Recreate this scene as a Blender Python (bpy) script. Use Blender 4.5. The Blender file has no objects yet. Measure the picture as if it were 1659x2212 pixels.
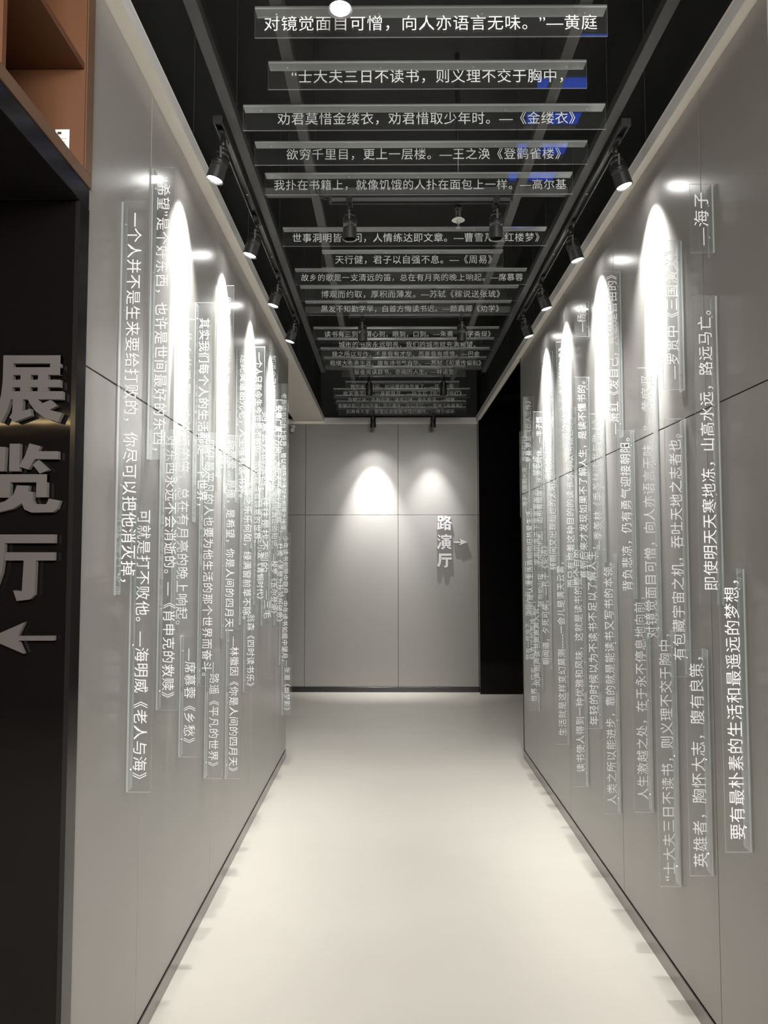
import bpy, bmesh, math, random
from mathutils import Matrix, Vector

# ---------------------------------------------------------------- camera, world, exposure
S = bpy.context.scene
COL = S.collection
cam_d = bpy.data.cameras.new('camera')
cam = bpy.data.objects.new('camera', cam_d)
COL.objects.link(cam)
S.camera = cam
cam_d.sensor_fit = 'HORIZONTAL'
cam_d.sensor_width = 36.0
cam_d.lens = 36.0 * 1640.0 / 1659.0
cam_d.clip_start = 0.02
cam.location = (0, 0, 1.55)
cam.rotation_euler = (math.radians(90 + 3.350), 0, math.radians(0.401))

w = bpy.data.worlds.new('world')
S.world = w
w.use_nodes = True
w.node_tree.nodes['Background'].inputs[0].default_value = (1.0, 0.93, 0.86, 1)
w.node_tree.nodes['Background'].inputs[1].default_value = 0.04

S.view_settings.view_transform = 'Standard'
S.view_settings.look = 'None'
S.view_settings.gamma = 1.0
S.view_settings.use_curve_mapping = False
S.view_settings.exposure = 0.0
S.cycles.transparent_max_bounces = 96
S.cycles.max_bounces = 12
S.cycles.glossy_bounces = 5
S.cycles.diffuse_bounces = 8
S.cycles.sample_clamp_indirect = 10.0
S.cycles.caustics_reflective = False
S.cycles.caustics_refractive = False

def light(name, kind, loc, power, color=(1, 1, 1), target=None, size=0.05, spot=60, blend=0.5, size_y=None):
    d = bpy.data.lights.new(name, kind)
    d.energy = power
    d.color = color
    if kind == 'AREA':
        d.shape = 'RECTANGLE'
        d.size = size
        d.size_y = size_y or size
    else:
        d.shadow_soft_size = size
    if kind == 'SPOT':
        d.spot_size = math.radians(spot)
        d.spot_blend = blend
    o = bpy.data.objects.new(name, d)
    COL.objects.link(o)
    o.location = loc
    if target is not None:
        o.rotation_euler = (Vector(target) - Vector(loc)).to_track_quat('-Z', 'Y').to_euler()
    return o

# bookshop hall behind the photographer: added unseen fills, then shelf strip lamps
HALL_P = 430
light('hall_front_fill', 'AREA', (0.9, -3.0, 3.05), HALL_P, (1, 0.965, 0.92), (0.3, 3.0, 1.9), 2.4, size_y=1.2)  # unseen fill, added to brighten the plaque lettering from the front
light('hall_overhead_fill', 'AREA', (-0.4, -1.2, 3.6), 22, (1, 0.94, 0.86), (-0.4, -0.6, 0.6), 0.6)  # unseen soft fill, added as ambient light from the hall side
light('shelf_strip_light', 'AREA', (-2.7, -1.5, 2.52), 5, (1, 0.72, 0.35), (-2.4, 0.5, 1.2), 1.6, size_y=0.03)
light('shelf_strip_light', 'AREA', (-2.7, -1.5, 3.05), 3, (1, 0.86, 0.70), (-2.4, 0.5, 1.2), 1.6, size_y=0.03)

# ---------------------------------------------------------------- helpers
def mat(name, base=(0.5, 0.5, 0.5), rough=0.5, metal=0.0, spec=0.5, bump=None, colnoise=None, roughnoise=None, coat=0.0):
    """procedural principled material; bump = (scale vec, strength, distance), colnoise = (scale vec, colour2, amount)"""
    m = bpy.data.materials.new(name)
    m.use_nodes = True
    nt = m.node_tree
    b = nt.nodes['Principled BSDF']
    b.inputs['Base Color'].default_value = (*base, 1)
    b.inputs['Roughness'].default_value = rough
    b.inputs['Metallic'].default_value = metal
    b.inputs['Specular IOR Level'].default_value = spec
    b.inputs['Coat Weight'].default_value = coat
    b.inputs['Coat Roughness'].default_value = 0.08
    tc = nt.nodes.new('ShaderNodeTexCoord')
    def noise(sc, detail=4.0):
        mp = nt.nodes.new('ShaderNodeMapping')
        mp.inputs['Scale'].default_value = sc
        n = nt.nodes.new('ShaderNodeTexNoise')
        n.inputs['Scale'].default_value = 1.0
        n.inputs['Detail'].default_value = detail
        nt.links.new(tc.outputs['Object'], mp.inputs['Vector'])
        nt.links.new(mp.outputs['Vector'], n.inputs['Vector'])
        return n
    if colnoise:
        n = noise(colnoise[0])
        r = nt.nodes.new('ShaderNodeMapRange')
        r.inputs['From Min'].default_value = 0.15
        r.inputs['From Max'].default_value = 0.85
        r.inputs['To Max'].default_value = colnoise[2]
        nt.links.new(n.outputs['Fac'], r.inputs['Value'])
        mx = nt.nodes.new('ShaderNodeMix')
        mx.data_type = 'RGBA'
        mx.inputs['A'].default_value = (*base, 1)
        mx.inputs['B'].default_value = (*colnoise[1], 1)
        nt.links.new(r.outputs['Result'], mx.inputs['Factor'])
        nt.links.new(mx.outputs['Result'], b.inputs['Base Color'])
    if roughnoise:
        n = noise(roughnoise[0])
        r = nt.nodes.new('ShaderNodeMapRange')
        r.inputs['From Min'].default_value = 0.1
        r.inputs['From Max'].default_value = 0.9
        r.inputs['To Min'].default_value = roughnoise[1]
        r.inputs['To Max'].default_value = roughnoise[2]
        nt.links.new(n.outputs['Fac'], r.inputs['Value'])
        nt.links.new(r.outputs['Result'], b.inputs['Roughness'])
    if bump:
        n = noise(bump[0])
        bp = nt.nodes.new('ShaderNodeBump')
        bp.inputs['Strength'].default_value = bump[1]
        bp.inputs['Distance'].default_value = bump[2]
        nt.links.new(n.outputs['Fac'], bp.inputs['Height'])
        nt.links.new(bp.outputs['Normal'], b.inputs['Normal'])
    return m

def emit(name, color, strength):
    m = bpy.data.materials.new(name)
    m.use_nodes = True
    nt = m.node_tree
    nt.nodes.remove(nt.nodes['Principled BSDF'])
    e = nt.nodes.new('ShaderNodeEmission')
    e.inputs[0].default_value = (*color, 1)
    e.inputs[1].default_value = strength
    nt.links.new(e.outputs[0], nt.nodes['Material Output'].inputs[0])
    return m

def clear(name, frost, tint=(0.97, 0.98, 0.98), rough=0.02, frost_col=(0.9, 0.92, 0.93)):
    """thin clear acrylic: fresnel mix of see-through and mirror, with some milky scatter"""
    m = bpy.data.materials.new(name)
    m.use_nodes = True
    nt = m.node_tree
    nt.nodes.remove(nt.nodes['Principled BSDF'])
    tr = nt.nodes.new('ShaderNodeBsdfTransparent')
    tr.inputs[0].default_value = (*tint, 1)
    gl = nt.nodes.new('ShaderNodeBsdfGlossy')
    gl.inputs['Roughness'].default_value = rough
    gl.inputs[0].default_value = (0.9, 0.9, 0.9, 1)
    df = nt.nodes.new('ShaderNodeBsdfDiffuse')
    df.inputs[0].default_value = (*frost_col, 1)
    tl = nt.nodes.new('ShaderNodeBsdfTranslucent')
    tl.inputs[0].default_value = (*frost_col, 1)
    m0 = nt.nodes.new('ShaderNodeMixShader')
    m0.inputs[0].default_value = 0.5
    nt.links.new(df.outputs[0], m0.inputs[1]); nt.links.new(tl.outputs[0], m0.inputs[2])
    m1 = nt.nodes.new('ShaderNodeMixShader')
    m1.inputs[0].default_value = frost
    nt.links.new(tr.outputs[0], m1.inputs[1]); nt.links.new(m0.outputs[0], m1.inputs[2])
    fr = nt.nodes.new('ShaderNodeFresnel')
    fr.inputs[0].default_value = 1.49
    # same reflectance from both sides of the sheet
    geo = nt.nodes.new('ShaderNodeNewGeometry')
    mi = nt.nodes.new('ShaderNodeMix')
    mi.inputs['A'].default_value = 1.49
    mi.inputs['B'].default_value = 1.0 / 1.49
    nt.links.new(geo.outputs['Backfacing'], mi.inputs['Factor'])
    nt.links.new(mi.outputs['Result'], fr.inputs[0])
    m2 = nt.nodes.new('ShaderNodeMixShader')
    nt.links.new(fr.outputs[0], m2.inputs[0])
    nt.links.new(m1.outputs[0], m2.inputs[1]); nt.links.new(gl.outputs[0], m2.inputs[2])
    nt.links.new(m2.outputs[0], nt.nodes['Material Output'].inputs[0])
    return m

def vinyl(name, col):
    m = bpy.data.materials.new(name)
    m.use_nodes = True
    nt = m.node_tree
    nt.nodes.remove(nt.nodes['Principled BSDF'])
    df = nt.nodes.new('ShaderNodeBsdfDiffuse'); df.inputs[0].default_value = (*col, 1)
    tl = nt.nodes.new('ShaderNodeBsdfTranslucent'); tl.inputs[0].default_value = (*col, 1)
    mx = nt.nodes.new('ShaderNodeMixShader'); mx.inputs[0].default_value = 0.35
    nt.links.new(df.outputs[0], mx.inputs[1]); nt.links.new(tl.outputs[0], mx.inputs[2])
    nt.links.new(mx.outputs[0], nt.nodes['Material Output'].inputs[0])
    return m

def bm_box(bm, x0, x1, y0, y1, z0, z1, bev=0.0):
    vs = [bm.verts.new(p) for p in ((x0,y0,z0),(x1,y0,z0),(x1,y1,z0),(x0,y1,z0),(x0,y0,z1),(x1,y0,z1),(x1,y1,z1),(x0,y1,z1))]
    fs = [bm.faces.new([vs[i] for i in q]) for q in ((0,3,2,1),(4,5,6,7),(0,1,5,4),(1,2,6,5),(2,3,7,6),(3,0,4,7))]
    if bev > 0:
        es = list({e for f in fs for e in f.edges})
        bmesh.ops.bevel(bm, geom=es, offset=bev, segments=1, affect='EDGES')
    return fs

def bm_cyl(bm, p0, p1, r0, r1=None, n=20, caps=True):
    p0, p1 = Vector(p0), Vector(p1)
    r1 = r0 if r1 is None else r1
    d = (p1 - p0).normalized()
    a = d.orthogonal().normalized(); b = d.cross(a)
    ra, rb = [], []
    for i in range(n):
        t = 2 * math.pi * i / n
        o = a * math.cos(t) + b * math.sin(t)
        ra.append(bm.verts.new(p0 + o * r0)); rb.append(bm.verts.new(p1 + o * r1))
    for i in range(n):
        j = (i + 1) % n
        bm.faces.new((ra[i], ra[j], rb[j], rb[i]))
    if caps:
        bm.faces.new(ra[::-1]); bm.faces.new(rb)

def mk(name, bm, m, parent=None, smooth=False, kind=None):
    me = bpy.data.meshes.new(name)
    bm.normal_update()
    bm.to_mesh(me); bm.free()
    if smooth:
        for p in me.polygons:
            p.use_smooth = len(p.vertices) == 4
    for x in (m if isinstance(m, (list, tuple)) else [m]):
        me.materials.append(x)
    o = bpy.data.objects.new(name, me)
    COL.objects.link(o)
    if parent: o.parent = parent
    if kind: o['kind'] = kind
    return o

def box(name, b, m, parent=None, bev=0.0, kind=None):
    bm = bmesh.new(); bm_box(bm, *b, bev=bev)
    return mk(name, bm, m, parent, kind=kind)

def struct(name, b, m, parent=None, bev=0.0):
    return box(name, b, m, parent, bev, None if parent else 'structure')

def thing(name, label, cat, loc=(0, 0, 0), group=None):
    o = bpy.data.objects.new(name, None)
    o.empty_display_size = 0.05
    COL.objects.link(o); o.location = loc
    o['label'] = label; o['category'] = cat
    if group: o['group'] = group
    return o

def copy_tree(o, parent=None):
    c = o.copy(); COL.objects.link(c)
    if parent: c.parent = parent
    for ch in list(o.children): copy_tree(ch, c)
    return c

# ---------------------------------------------------------------- materials
M = {}
M['wall'] = mat('grey_wall_laminate', (0.275, 0.27, 0.255), 0.3, 0.0, 0.5, colnoise=((0.7, 0.7, 0.35), (0.305, 0.292, 0.27), 0.8))
M['wall_core'] = mat('dark_wall_core', (0.03, 0.03, 0.03), 0.8)
M['floor'] = mat('cream_floor', (0.49, 0.465, 0.415), 0.38, 0.0, 0.4, colnoise=((0.9, 1.4, 1), (0.55, 0.525, 0.47), 1.0), roughnoise=((1.2, 3, 3), 0.27, 0.40), bump=((1.6, 4.5, 1), 0.10, 0.01))
M['trim'] = mat('cream_plaster_trim', (0.92, 0.88, 0.81), 0.85)
M['lip'] = mat('grey_metal_lip', (0.68, 0.68, 0.67), 0.6)
M['base'] = mat('brushed_steel_baseboard', (0.30, 0.29, 0.28), 0.28, 0.9, bump=((4, 120, 120), 0.05, 0.001))
M['black'] = mat('black_ceiling_paint', (0.0045, 0.0045, 0.005), 0.7)
M['gloss'] = mat('black_glossy_steel', (0.005, 0.004, 0.004), 0.05, 0.0, 0.24, bump=((0.8, 0.8, 2.2), 0.14, 0.02))
M['glosstrim'] = mat('smooth_black_steel', (0.012, 0.011, 0.011), 0.14, 0.0, 0.4)
M['rail'] = mat('dark_grey_steel_rail', (0.055, 0.055, 0.056), 0.55, 0.3)
M['track'] = mat('black_track', (0.02, 0.02, 0.02), 0.35, 0.5)
M['chrome'] = mat('grey_track_edge', (0.10, 0.10, 0.10), 0.4, 0.6)
M['lampb'] = mat('black_lamp_body', (0.012, 0.012, 0.012), 0.45)
M['lens'] = emit('lit_lamp_lens', (1.0, 0.98, 0.95), 45)
M['lensring'] = mat('lamp_ring', (0.3, 0.3, 0.3), 0.3, 0.9)
M['pvc'] = mat('white_enamel', (0.7, 0.7, 0.68), 0.4)
M['acryl'] = clear('clear_acrylic', 0.012)
M['edge'] = clear('polished_acrylic_edge', 0.55)
M['flange'] = clear('acrylic_mounting_flange', 0.34)  # extra frost stands in for floor reflections that whiten the flange
M['text'] = vinyl('white_vinyl_lettering', (0.93, 0.94, 0.95))
M['screw'] = mat('steel_screw', (0.6, 0.6, 0.6), 0.3, 0.9)
M['letter'] = mat('satin_steel_letter', (0.10, 0.09, 0.088), 0.45, 0.35)
M['wletter'] = mat('white_letter_face', (0.80, 0.80, 0.82), 0.5)
M['gletter'] = mat('grey_letter_side', (0.16, 0.16, 0.15), 0.6)
M['wood'] = mat('warm_brown_wood', (0.10, 0.036, 0.013), 0.55, colnoise=((5, 5, 0.8), (0.135, 0.053, 0.02), 0.9), bump=((40, 40, 3), 0.08, 0.002))
M['woodedge'] = mat('light_wood_edge', (0.12, 0.065, 0.036), 0.5, colnoise=((5, 1, 5), (0.15, 0.085, 0.05), 0.8))
M['card'] = mat('white_card', (0.75, 0.74, 0.72), 0.7)
M['ink'] = mat('black_ink', (0.02, 0.02, 0.02), 0.7)

# ---------------------------------------------------------------- setting
XL, XR = -0.804, 1.040
YN, YE, YB = 1.97, 5.955, 8.797          # near end of side walls, far end, back wall
ZC = 3.12
box('floor', (-4.0, 4.0, -4.0, 9.0, -0.10, 0.0), M['floor'], kind='structure')

def panels(wall, axis, fixed, thick_dir, seams, zs, gap=0.004, th=0.012):
    """panels proud of a wall core; axis 'y' = wall runs along Y at x = fixed; 'x' = runs along X at y = fixed"""
    for a, b in zip(seams[:-1], seams[1:]):
        for c, d in zip(zs[:-1], zs[1:]):
            a2, b2, c2, d2 = a + gap / 2, b - gap / 2, c + gap / 2, d - gap / 2
            f0, f1 = sorted((fixed, fixed + thick_dir * th))
            if axis == 'y': q = (f0, f1, a2, b2, c2, d2)
            else: q = (a2, b2, f0, f1, c2, d2)
            box('wall_panel', q, M['wall'], wall, bev=0.0012)

wl = struct('wall_left', (XL - 0.14, XL - 0.0125, YN, YE - 0.001, 0.0, ZC), M['wall_core'])
panels(wl, 'y', XL, -1, [YN, 2.485, 3.475, 4.468, 5.460, YE], [0.062, 2.055, ZC])
wr = struct('wall_right', (XR + 0.0125, XR + 0.14, YN + 0.04, YE - 0.001, 0.0, ZC), M['wall_core'])
panels(wr, 'y', XR, 1, [YN + 0.04, 2.473, 3.460, 4.450, 5.440, YE], [0.062, 2.035, ZC])
wb = struct('wall_back', (-2.6, 1.026, YB + 0.0125, YB + 0.15, 0.0, 3.9), M['wall_core'])
panels(wb, 'x', YB, 1, [-2.6, -2.05, -0.975, 0.102, 1.026], [0.058, 2.030, 3.10])
struct('wall_back_right', (1.026, 3.0, 8.665, 8.93, 0.0, 3.9), M['gloss'])
struct('wall_passage_right', (2.9, 3.0, YE, 8.66, 0.0, 3.9), M['wall'])
struct('wall_passage_left', (-2.7, -2.6, YE, 8.9, 0.0, 3.9), M['wall'])
# wall ends (dark steel corner strips) facing the passage
struct('trim_1', (XL - 0.14, XL + 0.0, YE, YE + 0.006, 0.0, ZC), M['base'])
struct('trim_2', (XR - 0.004, XR + 0.14, YE, YE + 0.006, 0.0, ZC), M['gloss'])
# outer sides of corridor partitions
struct('wall_outer_left', (-2.6, XL - 0.14, YE - 0.15, YE, 0.0, 3.9), M['wall'])
struct('wall_outer_right', (XR + 0.14, 2.9, YE - 0.15, YE, 0.0, 3.9), M['wall'])
# baseboards
struct('baseboard_left', (XL, XL + 0.005, YN, YE + 0.004, 0.001, 0.060), M['base'], bev=0.001)
struct('baseboard_right', (XR - 0.005, XR, YN + 0.04, YE + 0.004, 0.001, 0.060), M['base'], bev=0.001)
struct('baseboard_back', (-2.6, 1.024, YB - 0.012, YB, 0.001, 0.058), mat('black_baseboard', (0.03, 0.03, 0.028), 0.25, 0.5), bev=0.001)

# ceiling trims framing the dark opening
def trim(name, b, lip):
    t = struct(name, b, M['trim'])
    l = box('lip', lip, M['lip'], t)
    return t
# rough plastered joint: edge of the trim against the wall is uneven
trim('trim_3', (XL - 0.14, -0.7585, 1.2, YE, ZC, ZC + 0.06), (-0.7585, -0.757, 1.2, YE, ZC + 0.0005, ZC + 0.048))
trim('trim_4', (1.0085, XR + 0.14, 1.2, YE, ZC, ZC + 0.06), (1.007, 1.0085, 1.2, YB - 0.04, ZC + 0.0005, ZC + 0.046))
trim('trim_5', (1.0085, 1.045, YE, YB - 0.04, ZC - 0.004, ZC + 0.06), (1.045, 1.0465, YE, YB - 0.14, ZC - 0.002, ZC + 0.06))
trim('trim_6', (-1.101, -0.7585, YE, YB - 0.002, ZC, ZC + 0.06), (-0.7585, -0.757, YE, YB - 0.04, ZC + 0.0005, ZC + 0.048))
trim('trim_7', (-1.6, 1.024, YB - 0.035, YB - 0.001, 3.092, 3.150), (-0.757, 1.007, YB - 0.037, YB - 0.0352, 3.10, 3.165))
# dark void above
ZT = 3.95
struct('ceiling', (-2.7, 3.0, 2.0, 9.0, ZT, ZT + 0.1), M['black'])
struct('wall_upper_left', (-0.86, -0.80, 0.9, YB, ZC + 0.062, ZT), M['black'])
struct('wall_upper_right', (1.044, 1.10, 0.9, YB - 0.14, ZC + 0.062, ZT), M['black'])
struct('wall_upper_back', (-0.80, 1.02, YB - 0.03, YB - 0.002, 3.17, ZT), M['black'])
# seams of the black lining boards: thin battens, and a duct in the void
for y in (3.0, 4.2, 5.4, 6.6, 7.8):
    struct('trim_8', (-0.80, -0.797, y, y + 0.012, ZC + 0.07, ZT - 0.01), M['black'])
    struct('trim_8', (1.041, 1.044, y, y + 0.012, ZC + 0.07, ZT - 0.01), M['black'])
# ---------------------------------------------------------------- front left: black clad portal, wooden bookcase, sign letters
pf = struct('wall_front_left', (-2.6, -0.800, 1.912, 1.968, 0.0, 2.470), M['gloss'], bev=0.0015)
struct('trim_9', (-2.6, -0.800, 0.2, 1.968, 2.472, 2.528), M['glosstrim'], bev=0.0015)
struct('trim_10', (-0.812, -0.7995, 1.911, 1.969, 0.0, 2.471), M['glosstrim'])
struct('wall_front_right', (1.046, 2.9, 1.95, 2.005, 0.0, 3.3), M['gloss'], bev=0.0015)

def bookcase(label, sx, x_front, y_end):
    t = thing('bookcase', label, 'bookcase', (x_front, 1.2, 2.53))
    def B(name, x0, x1, y0, y1, z0, z1, m='wood'):
        a, b = sorted((sx * x0, sx * x1))
        return box(name, (a, b, y0 - 1.2, y1 - 1.2, z0 - 2.53, z1 - 2.53), M[m], t, bev=0.001)
    B('bottom_board', 0.0, 0.36, 0.35, y_end, 2.530, 2.563)
    B('edge_strip', -0.003, 0.0, 0.35, y_end, 2.530, 2.564, 'woodedge')
    B('back_panel', 0.345, 0.36, 0.35, y_end - 0.05, 2.5635, 3.75)
    B('end_panel', 0.0, 0.36, y_end - 0.05, y_end, 2.5635, 3.75)
    B('end_strip', -0.003, 0.0, y_end - 0.046, y_end, 2.5645, 3.75, 'woodedge')
    for y in (0.60, 1.055, 1.510):
        B('divider', 0.003, 0.344, y, y + 0.018, 2.5635, 3.74)
    for z in (2.832, 3.12, 3.41):
        for y0, y1 in ((0.62, 1.054), (1.074, 1.509), (1.529, y_end - 0.051)):
            B('shelf', 0.003, 0.344, y0, y1, z, z + 0.018)
    return t
bookcase('warm brown wooden bookcase with empty cubbies above the black sign wall', -1, -0.800, 1.975)
bookcase('warm brown wooden bookcase end beyond the right wall at the picture edge', 1, 1.050, 2.004)
cd = thing('price_card', 'small white card standing in the lowest cubby of the wooden bookcase', 'card', (-0.853, 1.918, 2.60))
box('card_sheet', (-0.020, 0.017, 0, 0.002, -0.035, 0.065), M['card'], cd)
box('card_print', (-0.014, -0.004, -0.0008, -0.0001, 0.052, 0.058), M['ink'], cd)
for k in range(5):
    box('card_line', (-0.014, 0.010 - 0.003 * (k % 3), -0.0006, -0.0001, 0.040 - k * 0.009, 0.0408 - k * 0.009), M['gletter'], cd)

# ---- text helper
def text_mesh(s, extrude=0.0, offset=0.0, res=2, spacing=1.06, bevel=0.0):
    c = bpy.data.curves.new('glyphs', 'FONT')
    c.body = s; c.size = 1.0; c.extrude = extrude; c.offset = offset; c.resolution_u = res
    c.space_character = spacing
    o = bpy.data.objects.new('glyphs', c)
    COL.objects.link(o)
    bpy.context.view_layer.update()
    me = bpy.data.meshes.new_from_object(o.evaluated_get(bpy.context.evaluated_depsgraph_get()))
    bpy.data.objects.remove(o, do_unlink=True)
    bpy.data.curves.remove(c)
    return me

def text_part(name, s, u0, u1, vc, parent, m, em=0.046, ext=0.0, n=0.0006, offset=0.0):
    """glyphs laid from u0 to u1 along local x, centred on vc in local y, facing local +z"""
    me = text_mesh(s, ext, offset)
    xs = [v.co.x for v in me.vertices]; 
    x0, x1 = min(xs), max(xs)
    k = (u1 - u0) / (x1 - x0)
    ky = min(max(k, em * 0.82), em * 1.10)
    for v in me.vertices:
        v.co = Vector(((v.co.x - x0) * k + u0, (v.co.y - 0.38) * ky + vc, v.co.z * em + n))
    me.materials.clear()
    for x in (m if isinstance(m, (list, tuple)) else [m]): me.materials.append(x)
    if ext > 0 and isinstance(m, (list, tuple)):
        for p in me.polygons:
            p.material_index = 0 if abs(p.normal.z) > 0.7 else 1
    o = bpy.data.objects.new(name, me); COL.objects.link(o); o.parent = parent
    return o
CEILING = [  # text, y, plate x0, x1, text x0, x1
    ("对镜觉面目可憎，向人亦语言无味。”—黄庭", 2.172, -0.401, 0.649, -0.372, 0.618),
    ("“士大夫三日不读书，则义理不交于胸中，", 2.423, -0.401, 0.653, -0.323, 0.574),
    ("劝君莫惜金缕衣，劝君惜取少年时。—《金缕衣》", 2.665, -0.531, 0.784, -0.405, 0.673),
    ("欲穷千里目，更上一层楼。—王之涣《登鹳雀楼》", 2.909, -0.532, 0.782, -0.406, 0.676),
    ("我扑在书籍上，就像饥饿的人扑在面包上一样。—高尔基", 3.156, -0.532, 0.783, -0.492, 0.755),
    ("世事洞明皆学问，人情练达即文章。—曹雪芹《红楼梦》", 3.695, -0.531, 0.785, -0.482, 0.747),
    ("天行健，君子以自强不息。—《周易》", 3.975, -0.361, 0.609, -0.289, 0.550),
    ("故乡的歌是一支清远的笛，总在有月亮的晚上响起。—席慕蓉", 4.236, -0.538, 0.784, -0.501, 0.759),
    ("博观而约取，厚积而薄发。—苏轼《稼说送张琥》", 4.510, -0.541, 0.784, -0.412, 0.670),
    ("黑发不知勤学早，白首方悔读书迟。—颜真卿《劝学》", 4.781, -0.540, 0.783, -0.436, 0.703),
    ("读书有三到，谓心到，眼到，口到。—朱熹《训学斋规》", 5.337, -0.542, 0.786, -0.462, 0.724),
    ("城市的书房永远明亮，我们的城市就充满希望。", 5.606, -0.539, 0.787, -0.378, 0.645),
    ("我之所以写作，不是我有才华，而是我有感情。—巴金", 5.875, -0.541, 0.787, -0.450, 0.709),
    ("粗缯大布裹生涯，腹有诗书气自华。—苏轼《和董传留别》", 6.151, -0.539, 0.798, -0.486, 0.753),
    ("智者阅读群书，亦阅历人生。—林语堂", 6.448, -0.410, 0.656, -0.303, 0.554),
    ("我荒废了时间，时间便把我荒废了。—莎士比亚", 7.019, -0.411, 0.656, -0.363, 0.602),
    ("吹灭读书灯，一身都是月。—孙玉石《吹灭读书灯》", 7.319, -0.546, 0.788, -0.446, 0.704),
    ("外物之味，久则可厌；读书之味，愈久愈深。—程颢", 7.615, -0.553, 0.784, -0.417, 0.662),
    ("老骥伏枥，志在千里；烈士暮年，壮心不已。—曹操《龟虽寿》", 7.913, -0.555, 0.808, -0.538, 0.765),
    ("如果有天堂，那里应该是图书馆的模样。—博尔赫斯", 8.234, -0.555, 0.840, -0.471, 0.715),
]
RIGHT = [  # text, y, plate z0, z1, text z0, z1
    ("要有最朴素的生活和最遥远的梦想，", 2.228, 0.706, 1.514, 0.743, 1.480),
    ("—海子", 2.370, 2.516, 2.740, 2.538, 2.711),
#   pitch 0.0575
    ("即使明天天寒地冻，山高水远，路远马亡。", 2.366, 1.399, 2.375, 1.446, 2.326),
    ("英雄者，胸怀大志，腹有良策，", 2.497, 0.530, 1.247, 0.558, 1.223),
    ("—罗贯中《三国演义》", 2.636, 2.134, 2.668, 2.170, 2.630),
    ("有包藏宇宙之机，吞吐天地之志者也。", 2.637, 1.138, 2.031, 1.195, 1.977),
    ("“士大夫三日不读书，则义理不交于胸中，", 2.775, 0.379, 1.278, 0.400, 1.269),
    ("对镜觉面目可憎，向人亦语言无味。”—黄庭坚", 2.910, 1.215, 2.280, 1.241, 2.251),
    ("人生激越之处，在于永不停息地向前，", 3.045, 0.549, 1.403, 0.599, 1.388),
    ("背负悲凉，仍有勇气迎接朝阳。", 3.193, 1.372, 2.082, 1.407, 2.050),
    ("—萧红《发自己，只想是自由的》", 3.340, 2.079, 2.827, 2.090, 2.808),
    ("人类之所以能进步，靠的就是能读书又写书的本领。", 3.470, 0.401, 1.561, 0.443, 1.521),
    ("—季羡林《季羡林读书与做人》", 3.630, 1.521, 2.236, 1.581, 2.209),
    ("年轻的时候以为不读书不足以了解人生，", 3.751, 0.715, 1.607, 0.732, 1.596),
    ("—杨绛", 3.877, 2.686, 2.874, 2.710, 2.854),
    ("直到后来才发现如果不了解人生，是读不懂书的。", 3.897, 1.408, 2.480, 1.437, 2.456),
    ("读书使人得到一种优雅和风味，这就是读书的整个目的", 4.029, 0.354, 1.628, 0.430, 1.584),
    ("而只有抱着这种目的的读书才可以叫做艺术。", 4.176, 1.340, 2.375, 1.381, 2.323),
    ("—林语堂《读书的艺术》", 4.310, 2.159, 2.783, 2.188, 2.751),
    ("生活就是这样变幻莫测-----一会儿是满天云雾，", 4.436, 0.473, 1.555, 0.523, 1.515),
    ("转眼间又出现灿烂的太阳。", 4.628, 1.429, 2.042, 1.469, 2.013),
    ("—奥斯特洛夫斯基《钢铁是怎样炼成的》", 4.747, 1.944, 2.849, 1.979, 2.820),
    ("朝闻道，夕死可矣。—孔子《论语》", 4.881, 0.836, 1.651, 0.863, 1.618),
    ("山形有限度，水流无时休。—丰子恺", 5.020, 1.739, 2.513, 1.773, 2.477),
    ("藏书如山程，读书如水流。", 5.020, 1.186, 1.730, 1.219, 1.715),
    ("家事国事天下事事事关心。—顾宪成", 5.140, 1.457, 2.270, 1.494, 2.232),
    ("风声雨声读书声声声入耳，", 5.170, 0.656, 1.244, 0.683, 1.219),
    ("世界上只有一种真正的英雄主义，", 5.297, 0.489, 1.268, 0.555, 1.236),
    ("那就是认清生活真相依旧热爱生活。", 5.400, 1.100, 1.935, 1.142, 1.892),
    ("—罗曼·罗兰《巨人三传》", 5.400, 2.144, 2.695, 2.174, 2.664),
    ("我有一所房子，面朝大海，春暖花开。", 5.490, 0.780, 1.567, 0.813, 1.537),
    ("—海子《面朝大海，春暖花开》", 5.570, 1.835, 2.472, 1.869, 2.437),
]
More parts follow.
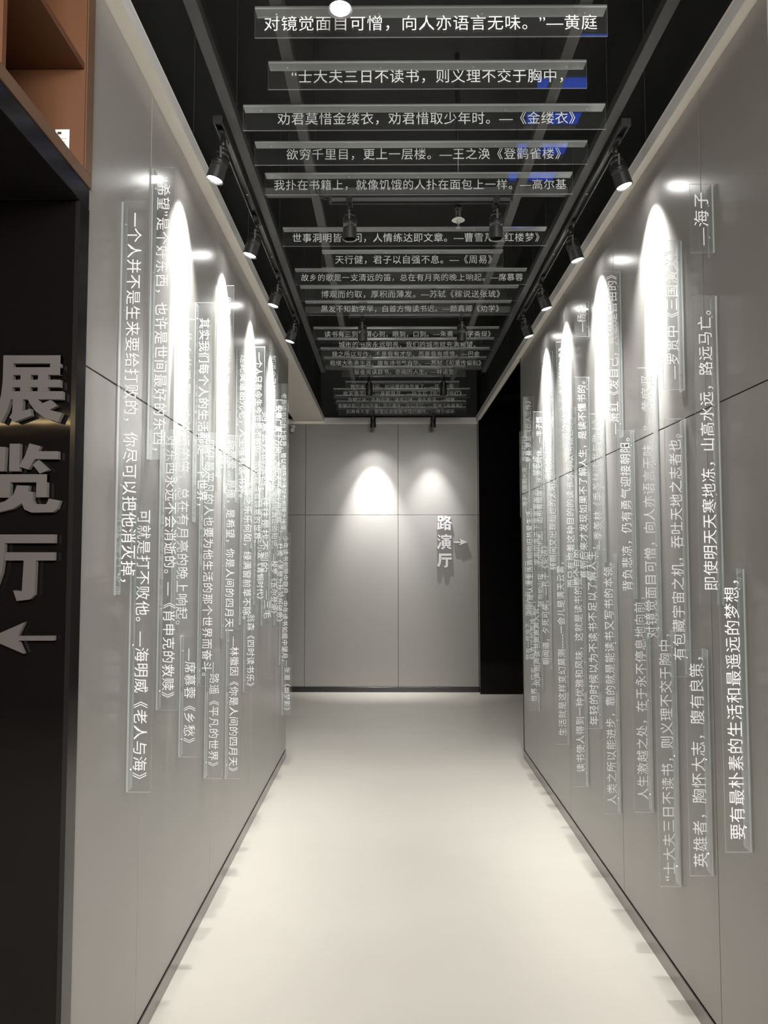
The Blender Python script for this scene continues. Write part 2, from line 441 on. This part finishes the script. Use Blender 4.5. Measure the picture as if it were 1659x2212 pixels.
LEFT = [  # text, y, plate z0, z1, text z0, z1
    ("一个人并不是生来要给打败的，你尽可以把他消灭掉，", 2.208, 1.437, 2.612, 1.476, 2.575),
    ("可就是打不败他。—海明威《老人与海》", 2.345, 0.835, 1.714, 0.875, 1.693),
    ("“希望”是个好东西，也许是世间最好的东西，", 2.485, 1.870, 2.861, 1.899, 2.827),
    ("好东西永远不会消逝的。—《肖申克的救赎》", 2.630, 1.024, 1.993, 1.067, 1.972),
    ("故乡的歌是一支清远的笛，总在有月亮的晚上响起。", 2.787, 1.273, 2.435, 1.302, 2.389),
    ("—席慕蓉《乡愁》", 2.920, 0.791, 1.246, 0.844, 1.199),
    ("其实我们每个人的生活都是一个世界，", 3.067, 1.690, 2.595, 1.756, 2.528),
    ("即使最平凡的人也要为他生活的那个世界而奋斗。", 3.185, 1.011, 2.073, 1.054, 2.043),
    ("—路遥《平凡的世界》", 3.326, 0.595, 1.140, 0.647, 1.092),
    ("你是一树一树的花开，是燕在梁间呢喃，", 3.475, 1.917, 2.814, 1.955, 2.763),
    ("你是爱，是暖，是希望，你是人间的四月天！", 3.625, 1.160, 2.133, 1.197, 2.107),
    ("—林徽因《你是人间的四月天》", 3.750, 0.471, 1.194, 0.508, 1.158),
    ("蹉跎莫遣韶光老，人生唯有读书好。", 3.917, 1.828, 2.645, 1.857, 2.603),
    ("读书之乐乐何如，绿满窗前草不除。", 4.060, 1.186, 1.998, 1.218, 1.968),
    ("—翁森《四时读书乐》", 4.190, 0.811, 1.316, 0.843, 1.281),
    ("一个人只有今生今世是不够的，他还应当有诗意的世界。", 4.360, 1.595, 2.771, 1.630, 2.736),
    ("—王小波《青铜时代》", 4.480, 1.268, 1.733, 1.300, 1.706),
    ("刻意去找的东西，往往是找不到的。", 4.620, 1.401, 2.466, 1.429, 2.437),
#   pitch 0.063
    ("—三毛", 4.750, 1.119, 1.368, 1.165, 1.340),
#   pitch 0.0583
    ("知道自己知道什么，也知道自己不知道什么，", 4.880, 1.878, 2.899, 1.914, 2.859),
    ("这就是真正的知识。—梭罗《瓦尔登湖》", 5.020, 1.137, 2.017, 1.176, 1.986),
    ("安得广厦千万间，大庇天下寒士俱欢颜。", 5.160, 1.726, 2.624, 1.761, 2.585),
    ("—杜甫《茅屋为秋风所破歌》", 5.270, 1.072, 1.717, 1.100, 1.691),
    ("老年读书如台上玩月，皆以阅历之浅深为所得之浅深。", 5.420, 1.689, 2.800, 1.722, 2.725),
    ("少年读书如隙中窥月，中年读书如庭中望月，", 5.560, 0.762, 1.726, 0.792, 1.699),
    ("—张潮《幽梦影》", 5.700, 0.375, 0.814, 0.412, 0.780),
]

# ---------------------------------------------------------------- plaques: L-profile clear acrylic strips
PW, PT, FL = 0.097, 0.005, 0.040     # face width, sheet thickness, flange depth
screw_me = None
def plaque(name, label, group, u, v, origin, length, text, t0, t1, attach, width=PW):
    """local x along the writing, local y up the glyphs, local z towards the entrance; attach = 'top' or 'foot' side holds the flange"""
    global screw_me
    t = thing(name, label, 'plaque', (0, 0, 0), group)
    n = Vector(u).cross(Vector(v))
    t.matrix_world = Matrix(((u[0], v[0], n[0], origin[0]), (u[1], v[1], n[1], origin[1]), (u[2], v[2], n[2], origin[2]), (0, 0, 0, 1)))
    y0, y1 = (-width, 0.0) if attach == 'top' else (0.0, width)
    bm = bmesh.new()
    fs = bm_box(bm, 0, length, y0, y1, -PT, 0)
    for f in fs: f.material_index = 0
    bm.normal_update()
    for f in bm.faces: f.material_index = 0 if abs(f.normal.z) > 0.5 else 1
    mk('face_sheet', bm, [M['acryl'], M['edge']], t)
    f0, f1 = (-PT, 0.0) if attach == 'top' else (0.0, PT)
    bm = bmesh.new()
    bm_box(bm, 0, length, f0, f1, -PT - FL, -PT - 0.0004)
    bm.normal_update()
    for f in bm.faces: f.material_index = 0 if abs(f.normal.y) > 0.5 else 1
    mk('mounting_flange', bm, [M['flange'], M['edge']], t)
    vc = (y0 + y1) / 2 + (-0.006 if attach == 'top' else 0.004)
    text_part('lettering', text, t0, t1, vc, t, M['text'])
    k = max(2, round(length / 0.26))
    if screw_me is None:
        bm = bmesh.new()
        bm_cyl(bm, (0, 0, 0), (0, 0.003, 0), 0.0035, 0.0025, n=8)
        bm_cyl(bm, (0, -0.006, 0), (0, 0, 0), 0.0018, n=6)
        screw_me = bpy.data.meshes.new('screw'); bm.to_mesh(screw_me); bm.free()
        screw_me.materials.append(M['screw'])
    for i in range(k):
        o = bpy.data.objects.new('screw', screw_me); COL.objects.link(o); o.parent = t
        x = 0.06 + (length - 0.12) * i / (k - 1)
        o.location = (x, f0 if attach == 'top' else f1, -PT - 0.022)
        if attach == 'top': o.rotation_euler = (math.pi, 0, 0)
    return t

ORD = ('first second third fourth fifth sixth seventh eighth ninth tenth eleventh twelfth thirteenth fourteenth fifteenth sixteenth seventeenth '
       'eighteenth nineteenth twentieth twenty-first twenty-second twenty-third twenty-fourth twenty-fifth twenty-sixth twenty-seventh twenty-eighth '
       'twenty-ninth thirtieth thirty-first thirty-second').split()
def clause(s):
    s = s.lstrip('“—')
    for ch in '，。”；-《':
        if ch in s and s.index(ch) > 1: s = s[:s.index(ch)]
    return s

for i, (t, y, x0, x1, a, b) in enumerate(CEILING):
    plaque('acrylic_plaque', f'{ORD[i]} clear acrylic plaque from the entrance hanging across the ceiling, lettered {clause(t)}', 'acrylic plaques hung across the ceiling',
           (1, 0, 0), (0, 0, 1), (x0, y, 3.190), x1 - x0, t, a - x0, b - x0, 'top')
def wall_label(i, t, side, z0, z1):
    size = 'short' if z1 - z0 < 0.6 else 'long' if z1 - z0 > 1.0 else 'medium'
    level = 'set high' if (z0 + z1) / 2 > 2.0 else 'set low' if (z0 + z1) / 2 < 1.2 else 'mid height'
    c = t[t.index('《'):] if t.startswith('—') and '《' in t else 'two characters' if len(t) < 4 else clause(t)
    c = c.split('，')[0]
    return f'{ORD[i]} acrylic plaque into the corridor on the {side} wall, {size}, {level}, lettered {c}'
for i, (t, y, z0, z1, a, b) in enumerate(sorted(RIGHT, key=lambda q: (q[1], q[2]))):
    plaque('acrylic_plaque', wall_label(i, t, 'right', z0, z1), 'acrylic plaques standing off the right wall',
           (0, 0, 1), (-1, 0, 0), (XR - 0.0025, y, z0), z1 - z0, t, a - z0, b - z0, 'foot', 0.076)
for i, (t, y, z0, z1, a, b) in enumerate(sorted(LEFT, key=lambda q: (q[1], -q[2]))):
    plaque('acrylic_plaque', wall_label(i, t, 'left', z0, z1), 'acrylic plaques standing off the left wall',
           (0, 0, -1), (1, 0, 0), (XL + 0.0025, y, z1), z1 - z0, t, z1 - b, z1 - a, 'foot', 0.076)

# ---------------------------------------------------------------- rails, tracks and lamps under the dark ceiling
def rail(label, b):
    x0, x1, y0, y1, z0, z1 = b
    t = thing('ceiling_rail', label, 'rail', ((x0 + x1) / 2, (y0 + y1) / 2, z1), 'grey steel rails carrying the ceiling plaques')
    hx, hy, h = (x1 - x0) / 2, (y1 - y0) / 2, z1 - z0
    box('rail_bar', (-hx, hx, -hy, hy, -h, 0), M['rail'], t, bev=0.0015)
    long_y = hy > hx
    k = 5 if long_y else 2
    for i in range(k):
        s = -0.85 + 1.7 * i / (k - 1)
        bm = bmesh.new()
        p = (0, hy * s, 0) if long_y else (hx * s, 0, 0)
        bm_cyl(bm, p, (p[0], p[1], ZT - z1), 0.004, n=8)
        mk('hanger_rod', bm, M['track'], t)
    return t
RZ0, RZ1 = 3.1925, 3.232
rail('inner left grey steel rail above the ceiling plaques', (-0.357, -0.317, 1.3, 8.45, RZ0, RZ1))
rail('inner right grey steel rail above the ceiling plaques', (0.566, 0.606, 1.3, 8.45, RZ0, RZ1))
rail('outer left grey steel rail beside the left lamp track', (-0.618, -0.578, 1.3, 6.78, RZ0 + 0.018, RZ1 + 0.018))
rail('outer right grey steel rail beside the right lamp track', (0.832, 0.872, 1.3, 6.78, RZ0 + 0.018, RZ1 + 0.018))
for y, wh in ((3.44, 'nearest crossbar behind the fifth plaque'), (5.13, 'middle crossbar behind the tenth plaque'), (6.75, 'farthest crossbar behind the fifteenth plaque')):
    rail('grey steel ' + wh, (-0.577, 0.831, y, y + 0.038, RZ1 + 0.002, RZ1 + 0.034))

def track(label, p, length, along):
    t = thing('light_track', label, 'track', p, 'black lamp tracks')
    h = length / 2
    def q(a0, a1, c0, c1, z0, z1):
        return (c0, c1, a0, a1, z0, z1) if along == 'y' else (a0, a1, c0, c1, z0, z1)
    box('track_body', q(-h, h, -0.017, 0.017, -0.010, 0.0), M['track'], t)
    box('track_side', q(-h, h, -0.017, -0.0125, -0.026, -0.0102), M['chrome'], t)
    box('track_side', q(-h, h, 0.0125, 0.017, -0.026, -0.0102), M['chrome'], t)
    box('end_cap', q(-h - 0.012, -h - 0.0003, -0.018, 0.018, -0.027, 0.001), M['lampb'], t)
    box('end_cap', q(h + 0.0003, h + 0.012, -0.018, 0.018, -0.027, 0.001), M['lampb'], t)
    for a in (-h * 0.52, h * 0.07, h * 0.55):
        bm = bmesh.new(); bm_cyl(bm, q(a, a, 0, 0, -0.0102, 0)[0::2][:0] or ((0, a, -0.012) if along == 'y' else (a, 0, -0.012)), (0, a, -0.0145) if along == 'y' else (a, 0, -0.0145), 0.006, n=10)
        mk('track_screw', bm, M['screw'], t)
    return t
TZ = 3.205
track('black lamp track along the left of the ceiling opening', (-0.645, 3.99, TZ), 2.44, 'y')
track('black lamp track along the right of the ceiling opening', (0.897, 3.97, TZ), 2.34, 'y')
CX = (-0.182, 0.492)
track('short black cross track behind the fifth ceiling plaque', (0.145, 3.412, TZ), 0.82, 'x')
track('short black cross track behind the tenth ceiling plaque', (0.145, 5.085, TZ), 0.82, 'x')
track('short black cross track behind the fifteenth ceiling plaque', (0.145, 6.81, TZ), 0.82, 'x')
track('short black cross track in front of the back wall', (0.145, 8.44, TZ), 0.82, 'x')
track('short black cross track above the nearest ceiling plaque', (0.145, 2.02, TZ), 0.82, 'x')

def spotlamp(label, top, aim, group, power, spot, blend, L=0.115, R=0.034, lens='lens', col=(1, 0.99, 0.975), soft=0.02, drop=0.06, recess=0.004, core=0, core_spot=29):
    """track spotlight: adapter in the track, stem, yoke, finned can, ring, lens; aim = direction of light"""
    t = thing('track_spotlight', label, 'spotlight', top, group)
    d = Vector(aim).normalized()
    bm = bmesh.new(); bm_box(bm, -0.013, 0.013, -0.045, 0.045, -0.022, -0.002, bev=0.002)
    mk('track_adapter', bm, M['lampb'], t)
    bm = bmesh.new(); bm_cyl(bm, (0, 0, -0.022), (0, 0, -drop), 0.010, n=12); bm_cyl(bm, (0, 0, -drop + 0.006), (0, 0, -drop - 0.012), 0.015, n=14)
    mk('stem', bm, M['lampb'], t, smooth=True)
    c0 = Vector((0, 0, -drop - 0.012))
    # can: back end just under the stem
    side = d.cross(Vector((0, 1, 0)))
    if side.length < 0.2: side = Vector((1, 0, 0))
    a = c0 + d * 0.004
    b = a + d * L
    bm = bmesh.new()
    bm_cyl(bm, a, a + d * 0.018, R * 0.72, R * 0.86, n=28)
    bm_cyl(bm, a + d * 0.018, a + d * (L * 0.55), R * 0.86, R * 0.93, n=28)
    bm_cyl(bm, a + d * (L * 0.55), b, R * 0.93, R, n=28, caps=False)
    can = mk('lamp_can', bm, M['lampb'], t, smooth=True)
    for k in range(4):
        bm = bmesh.new(); p = a + d * (0.022 + k * 0.008)
        bm_cyl(bm, p, p + d * 0.003, R * 0.98, n=28)
        mk('cooling_fin', bm, M['track'], can, smooth=True)
    bm = bmesh.new()
    bm_box(bm, -0.004, 0.004, -R - 0.004, R + 0.004, -0.004, 0.0)
    bm_box(bm, -0.004, 0.004, -R - 0.007, -R - 0.004, -0.045, 0.0)
    bm_box(bm, -0.004, 0.004, R + 0.004, R + 0.007, -0.045, 0.0)
    y = mk('yoke', bm, M['chrome'], t); y.location = c0
    bm = bmesh.new()
    n = 28; e1 = d.orthogonal().normalized(); e2 = d.cross(e1)
    ro, ri = [], []
    for i in range(n):
        an = 2 * math.pi * i / n; o = e1 * math.cos(an) + e2 * math.sin(an)
        ro.append(bm.verts.new(b + o * (R + 0.001))); ri.append(bm.verts.new(b + o * (R * 0.84) - d * 0.003))
    for i in range(n):
        j = (i + 1) % n; bm.faces.new((ro[i], ro[j], ri[j], ri[i]))
    mk('lens_ring', bm, M['lensring'], can, smooth=True)
    bm = bmesh.new()
    cpt = b - d * recess
    vs = [bm.verts.new(cpt + (e1 * math.cos(2 * math.pi * i / n) + e2 * math.sin(2 * math.pi * i / n)) * R * 0.84) for i in range(n)]
    bm.faces.new(vs)
    mk('lens', bm, M[lens], can)
    if power > 0:
        pos = Vector(top) + b + d * 0.004
        light('spotlight_beam', 'SPOT', pos, power, col, pos + d, soft, spot, blend)
        if core:
            light('spotlight_beam', 'SPOT', pos, core, col, pos + d, soft, core_spot, 1.0)
    return t

P_SIDE, P_CORE, P_DOWN, P_BACK = 135, 1080, 50, 58
for side, x, sx, ys in (('left', -0.645, -1, (2.86, 3.60, 4.34, 5.08)), ('right', 0.897, 1, (2.925, 3.675, 4.41, 4.975))):
    for k, y in enumerate(ys):
        nm = ('nearest', 'second', 'third', 'farthest')[k]
        tx = x + (0.02 if side == 'left' else -0.02)
        spotlamp(f'black {side} wall-washing spotlight, {nm} along the {side} lamp track', (x, y, TZ - 0.012), (sx * 0.285, 0.0, -1.0),
                 'lit spotlights aimed at the side walls', P_SIDE, 78, 1.0, core=P_CORE)
for y, nm in ((3.412, 'nearest'), (5.085, 'middle'), (6.81, 'third')):
    for x, sd in zip(CX, ('left', 'right')):
        spotlamp(f'black cylinder downlight, {sd} of the {nm} cross track pair', (x, y, TZ - 0.012), (0.0, 0.05, -1.0), 'cylinder downlights on the cross tracks', P_DOWN, 105, 0.9, L=0.12, R=0.033, drop=0.05, recess=0.062)
for x, sd, pw, aim in ((CX[0], 'left', P_BACK, (0.0, 0.27, -1.0)), (CX[1], 'right', P_BACK * 0.4, (0.0, 0.26, -1.0))):
    spotlamp(f'black cylinder downlight washing the back wall, {sd} of the pair', (x, 8.44, TZ - 0.012), aim, 'cylinder downlights on the cross tracks', pw * 0.6, 90, 1.0, L=0.12, R=0.033, recess=0.03, core=pw * 6, core_spot=50)
spotlamp('lit downlight at the very top of the picture above the first plaque', (-0.135, 2.02, TZ - 0.012), (0.0, -0.08, -1.0), 'cylinder downlights on the cross tracks', P_DOWN * 0.6, 90, 0.9, L=0.09, R=0.033, drop=0.03)

# sprinkler, cable, small wall lamp
sp = thing('fire_sprinkler', 'small fire sprinkler head on a pipe below the nearest crossbar', 'sprinkler', (0.326, 3.50, 3.13))
bm = bmesh.new(); bm_cyl(bm, (0, 0, 0.02), (0, 0, ZT - 3.13), 0.011, n=14); bm_cyl(bm, (0, 0, 0.05), (0, 0, 0.09), 0.017, n=14); mk('drop_pipe', bm, M['track'], sp, smooth=True)
bm = bmesh.new(); bm_cyl(bm, (0, 0, 0.004), (0, 0, 0.014), 0.031, 0.018, n=24); mk('escutcheon', bm, M['pvc'], sp, smooth=True)
bm = bmesh.new(); bm_cyl(bm, (0, 0, -0.012), (0, 0, 0.004), 0.008, n=12); bm_cyl(bm, (0, 0, -0.030), (0, 0, -0.012), 0.003, n=8); bm_cyl(bm, (0, 0, -0.033), (0, 0, -0.030), 0.013, n=16); mk('sprinkler_head', bm, M['screw'], sp)
cu = bpy.data.curves.new('power_cable', 'CURVE'); cu.dimensions = '3D'; cu.bevel_depth = 0.005; cu.bevel_resolution = 2
spl = cu.splines.new('BEZIER'); pts = [(-0.36, 3.05, 3.35), (-0.345, 3.25, 3.20), (-0.30, 3.38, 3.185), (-0.265, 3.41, 3.20)]
spl.bezier_points.add(3)
for bp, p in zip(spl.bezier_points, pts):
    bp.co = p; bp.handle_left_type = bp.handle_right_type = 'AUTO'
cu.materials.append(M['lampb'])
co = bpy.data.objects.new('power_cable', cu); COL.objects.link(co)
bpy.context.view_layer.update()
cme = bpy.data.meshes.new_from_object(co.evaluated_get(bpy.context.evaluated_depsgraph_get()))
bpy.data.objects.remove(co, do_unlink=True); bpy.data.curves.remove(cu)
co = bpy.data.objects.new('power_cable', cme); COL.objects.link(co)
co['label'] = 'thin black power cable looping into the nearest cross track'; co['category'] = 'cable'
wlp = thing('wall_lamp', 'small white lamp bracket high on the back wall at its left edge', 'lamp', (-1.13, YB - 0.037, 3.05))
bm = bmesh.new(); bm_box(bm, -0.02, 0.03, 0.0, 0.036, -0.01, 0.03, bev=0.003); mk('bracket', bm, M['pvc'], wlp)
bm = bmesh.new(); bm_cyl(bm, (-0.005, -0.002, 0.0), (0.01, -0.05, -0.045), 0.016, 0.024, n=18); mk('lamp_shade', bm, M['pvc'], wlp, smooth=True)

# ---------------------------------------------------------------- wayfinding signs
sg = thing('exhibition_hall_sign', 'raised steel characters 展览厅 and left arrow on the black front wall', 'sign', (-0.912, 1.912, 1.70))
sg.rotation_euler = (math.radians(90), 0, 0)
def R4(x0, x1, y0, y1): return [(x0, y0), (x1, y0), (x1, y1), (x0, y1)]
def glyph(polys, fx, fy, parent, ext, m, z0):
    """one bold character as extruded stroke polygons; fx, fy map drawing units to local metres"""
    bm = bmesh.new()
    ext0 = ext
    for k, pl in enumerate(polys):
        ext = ext0 + 0.00018 * k
        p = [(fx(x), fy(y)) for x, y in pl]
        area = sum(p[i][0] * p[(i + 1) % len(p)][1] - p[(i + 1) % len(p)][0] * p[i][1] for i in range(len(p)))
        if area < 0: p = p[::-1]
        a = [bm.verts.new((x, y, z0)) for x, y in p]; b = [bm.verts.new((x, y, z0 + ext)) for x, y in p]
        fs = [bm.faces.new(a[::-1]), bm.faces.new(b)]
        fs[1].material_index = 0; fs[0].material_index = 1
        for i in range(len(p)):
            j = (i + 1) % len(p); f = bm.faces.new((a[i], a[j], b[j], b[i])); f.material_index = 1
    return mk('raised_character', bm, m, parent)
ZHAN = [R4(17, 350, 185, 233), R4(290, 350, 185, 300), R4(40, 350, 257, 302),
        [(17, 185), (75, 185), (76, 380), (66, 450), (44, 525), (14, 588), (-34, 556), (-4, 490), (10, 420), (17, 340)],
        R4(120, 178, 290, 400), R4(222, 280, 290, 400), R4(60, 352, 332, 376), R4(60, 368, 401, 449),
        [(80, 449), (137, 449), (137, 520), (183, 504), (190, 546), (92, 583), (62, 556), (78, 530)],
        [(168, 449), (226, 449), (262, 492), (305, 515), (368, 530), (345, 584), (272, 562), (214, 520), (176, 470)],
        [(300, 452), (337, 488), (276, 522), (240, 478)]]
LAN = [[(-12, 728), (46, 732), (41, 875), (-12, 875)], R4(68, 127, 712, 875),
       [(182, 710), (247, 727), (222, 790), (180, 865), (125, 848), (160, 780)], R4(214, 350, 757, 803), [(236, 808), (300, 867), (247, 889), (206, 838)],
       R4(18, 290, 893, 940), R4(18, 78, 893, 1030), R4(230, 290, 893, 1028),
       [(118, 958), (186, 960), (182, 1010), (150, 1062), (98, 1096), (-6, 1121), (-40, 1078), (50, 1052), (98, 1014)],
       [(153, 992), (212, 997), (211, 1045), (222, 1068), (290, 1069), (304, 1036), (368, 1048), (354, 1096), (330, 1116), (205, 1118), (165, 1100), (150, 1066)]]
TING = [R4(-12, 343, 1246, 1297), [(-12, 1246), (55, 1290), (54, 1380), (42, 1475), (8, 1580), (-58, 1536), (-24, 1460), (-12, 1370)],
        R4(58, 341, 1350, 1398), [(168, 1398), (238, 1398), (234, 1598), (208, 1624), (134, 1633), (112, 1572), (162, 1578)]]
fx = lambda x: -0.978 + (x - 17) * 0.000436 + 0.912
fy = lambda y: 2.059 - (y - 185) * 0.000428 - 1.70
for pl in (ZHAN, LAN, TING):
    glyph(pl, fx, fy, sg, 0.014, [M['letter'], M['gletter']], 0.006)
def arrow(parent, pts, ext, m, z0):
    bm = bmesh.new()
    a = [bm.verts.new((x, y, z0)) for x, y in pts]; b = [bm.verts.new((x, y, z0 + ext)) for x, y in pts]
    bm.faces.new(a[::-1]); bm.faces.new(b)
    for i in range(len(pts)):
        j = (i + 1) % len(pts); bm.faces.new((a[i], a[j], b[j], b[i]))
    bmesh.ops.recalc_face_normals(bm, faces=bm.faces)
    for f in bm.faces: f.material_index = 0 if f.normal.z > 0.7 else 1
    return mk('arrow', bm, m, parent)
zc = 1.347 - 1.70
arrow(sg, [(0.080, zc + 0.0055), (-0.009, zc + 0.0055), (0.006, zc + 0.040), (-0.085, zc), (0.006, zc - 0.038), (-0.009, zc - 0.0055), (0.080, zc - 0.0055)], 0.014, [M['letter'], M['gletter']], 0.006)
s2 = thing('roadshow_hall_sign', 'white raised characters 路演厅 and right arrow on the grey back wall', 'sign', (0.632, YB, 1.71))
s2.rotation_euler = (math.radians(90), 0, 0)
LU = [R4(350, 525, 195, 260), R4(350, 410, 195, 365), R4(462, 525, 195, 365), R4(350, 525, 306, 366), R4(350, 402, 388, 575), R4(418, 474, 366, 560), R4(474, 540, 440, 492),
      [(328, 566), (530, 520), (535, 572), (340, 612)],
      [(572, 184), (630, 192), (598, 280), (545, 352), (498, 318), (540, 260)], [(590, 222), (748, 224), (735, 282), (575, 276)],
      [(690, 230), (748, 236), (715, 330), (640, 402), (556, 452), (512, 412), (600, 362), (655, 300)], [(588, 300), (632, 300), (690, 352), (782, 402), (765, 446), (650, 400), (580, 340)],
      R4(550, 740, 440, 492), R4(550, 608, 440, 632), R4(672, 740, 440, 632), R4(550, 740, 545, 600)]
YAN = [[(345, 776), (378, 758), (442, 812), (408, 850)], [(338, 888), (372, 868), (432, 920), (400, 960)], [(328, 1150), (392, 1050), (415, 975), (456, 990), (432, 1090), (378, 1206)],
       R4(570, 630, 748, 800), R4(455, 762, 784, 836), R4(452, 504, 784, 876), R4(712, 762, 784, 882), R4(504, 706, 860, 908), R4(470, 735, 924, 968), R4(470, 532, 924, 1104),
       R4(674, 735, 924, 1104), R4(574, 630, 868, 1104), R4(470, 735, 992, 1034), R4(470, 735, 1054, 1106),
       [(438, 1168), (545, 1104), (592, 1134), (486, 1208)], [(606, 1136), (650, 1104), (764, 1162), (726, 1198)]]
TIN2 = [R4(385, 762, 1322, 1396), [(385, 1322), (456, 1322), (456, 1540), (436, 1630), (396, 1724), (326, 1698), (374, 1590), (385, 1500)], R4(465, 765, 1436, 1506),
        [(586, 1506), (656, 1506), (654, 1690), (634, 1728), (556, 1748), (528, 1690), (582, 1688)]]
gx = lambda x: (79 + x / 13.825) / 187.3 - 0.632
gy = lambda y: 1.55 + (102 - y / 13.825) / 187.3 - 1.71
for pl in (LU, YAN, TIN2):
    glyph(pl, gx, gy, s2, 0.036, [M['wletter'], M['gletter']], 0.001)
arrow(s2, [(0.108, 0.012), (0.190, 0.012), (0.168, 0.048), (0.270, 0.004), (0.168, -0.036), (0.190, -0.006), (0.108, -0.006)], 0.040, [M['wletter'], M['gletter']], 0.001)

# ---------------------------------------------------------------- the bookshop hall around the photographer
struct('wall_hall_back', (-4.0, 4.0, -4.0, -3.9, 0.0, 6.0), mat('hall_wall', (0.05, 0.022, 0.012), 0.7))
struct('wall_hall_left', (-4.0, -3.9, -3.9, 1.9, 0.0, 6.0), mat('hall_wall_side', (0.09, 0.04, 0.022), 0.7))
struct('wall_hall_right', (3.9, 4.0, -3.9, 1.9, 0.0, 6.0), mat('hall_wall_side_right', (0.05, 0.022, 0.012), 0.7))
struct('wall_hall_front', (-2.6, 2.9, 1.98, 2.04, ZT, 6.0), M['black'])
struct('ceiling_hall', (-4.0, 4.0, -4.0, 2.04, 6.0, 6.1), M['black'])
bs = thing('lit_sign', 'blue lit sign strip hanging high in the hall, mirrored in the third ceiling plaque', 'sign', (1.46, -1.0, 5.31))
box('sign_housing', (-0.30, 0.30, -0.06, 0.0, -0.06, 0.06), M['lampb'], bs, bev=0.004)
box('sign_face', (-0.28, 0.28, 0.0005, 0.004, -0.05, 0.05), emit('blue_sign_light', (0.02, 0.12, 1.0), 3.5), bs)
for x in (-0.28, 0.28):
    bm = bmesh.new(); bm_cyl(bm, (x, -0.03, 0.06), (x, -0.03, 0.63), 0.004, n=8); mk('suspension_wire', bm, M['lampb'], bs)
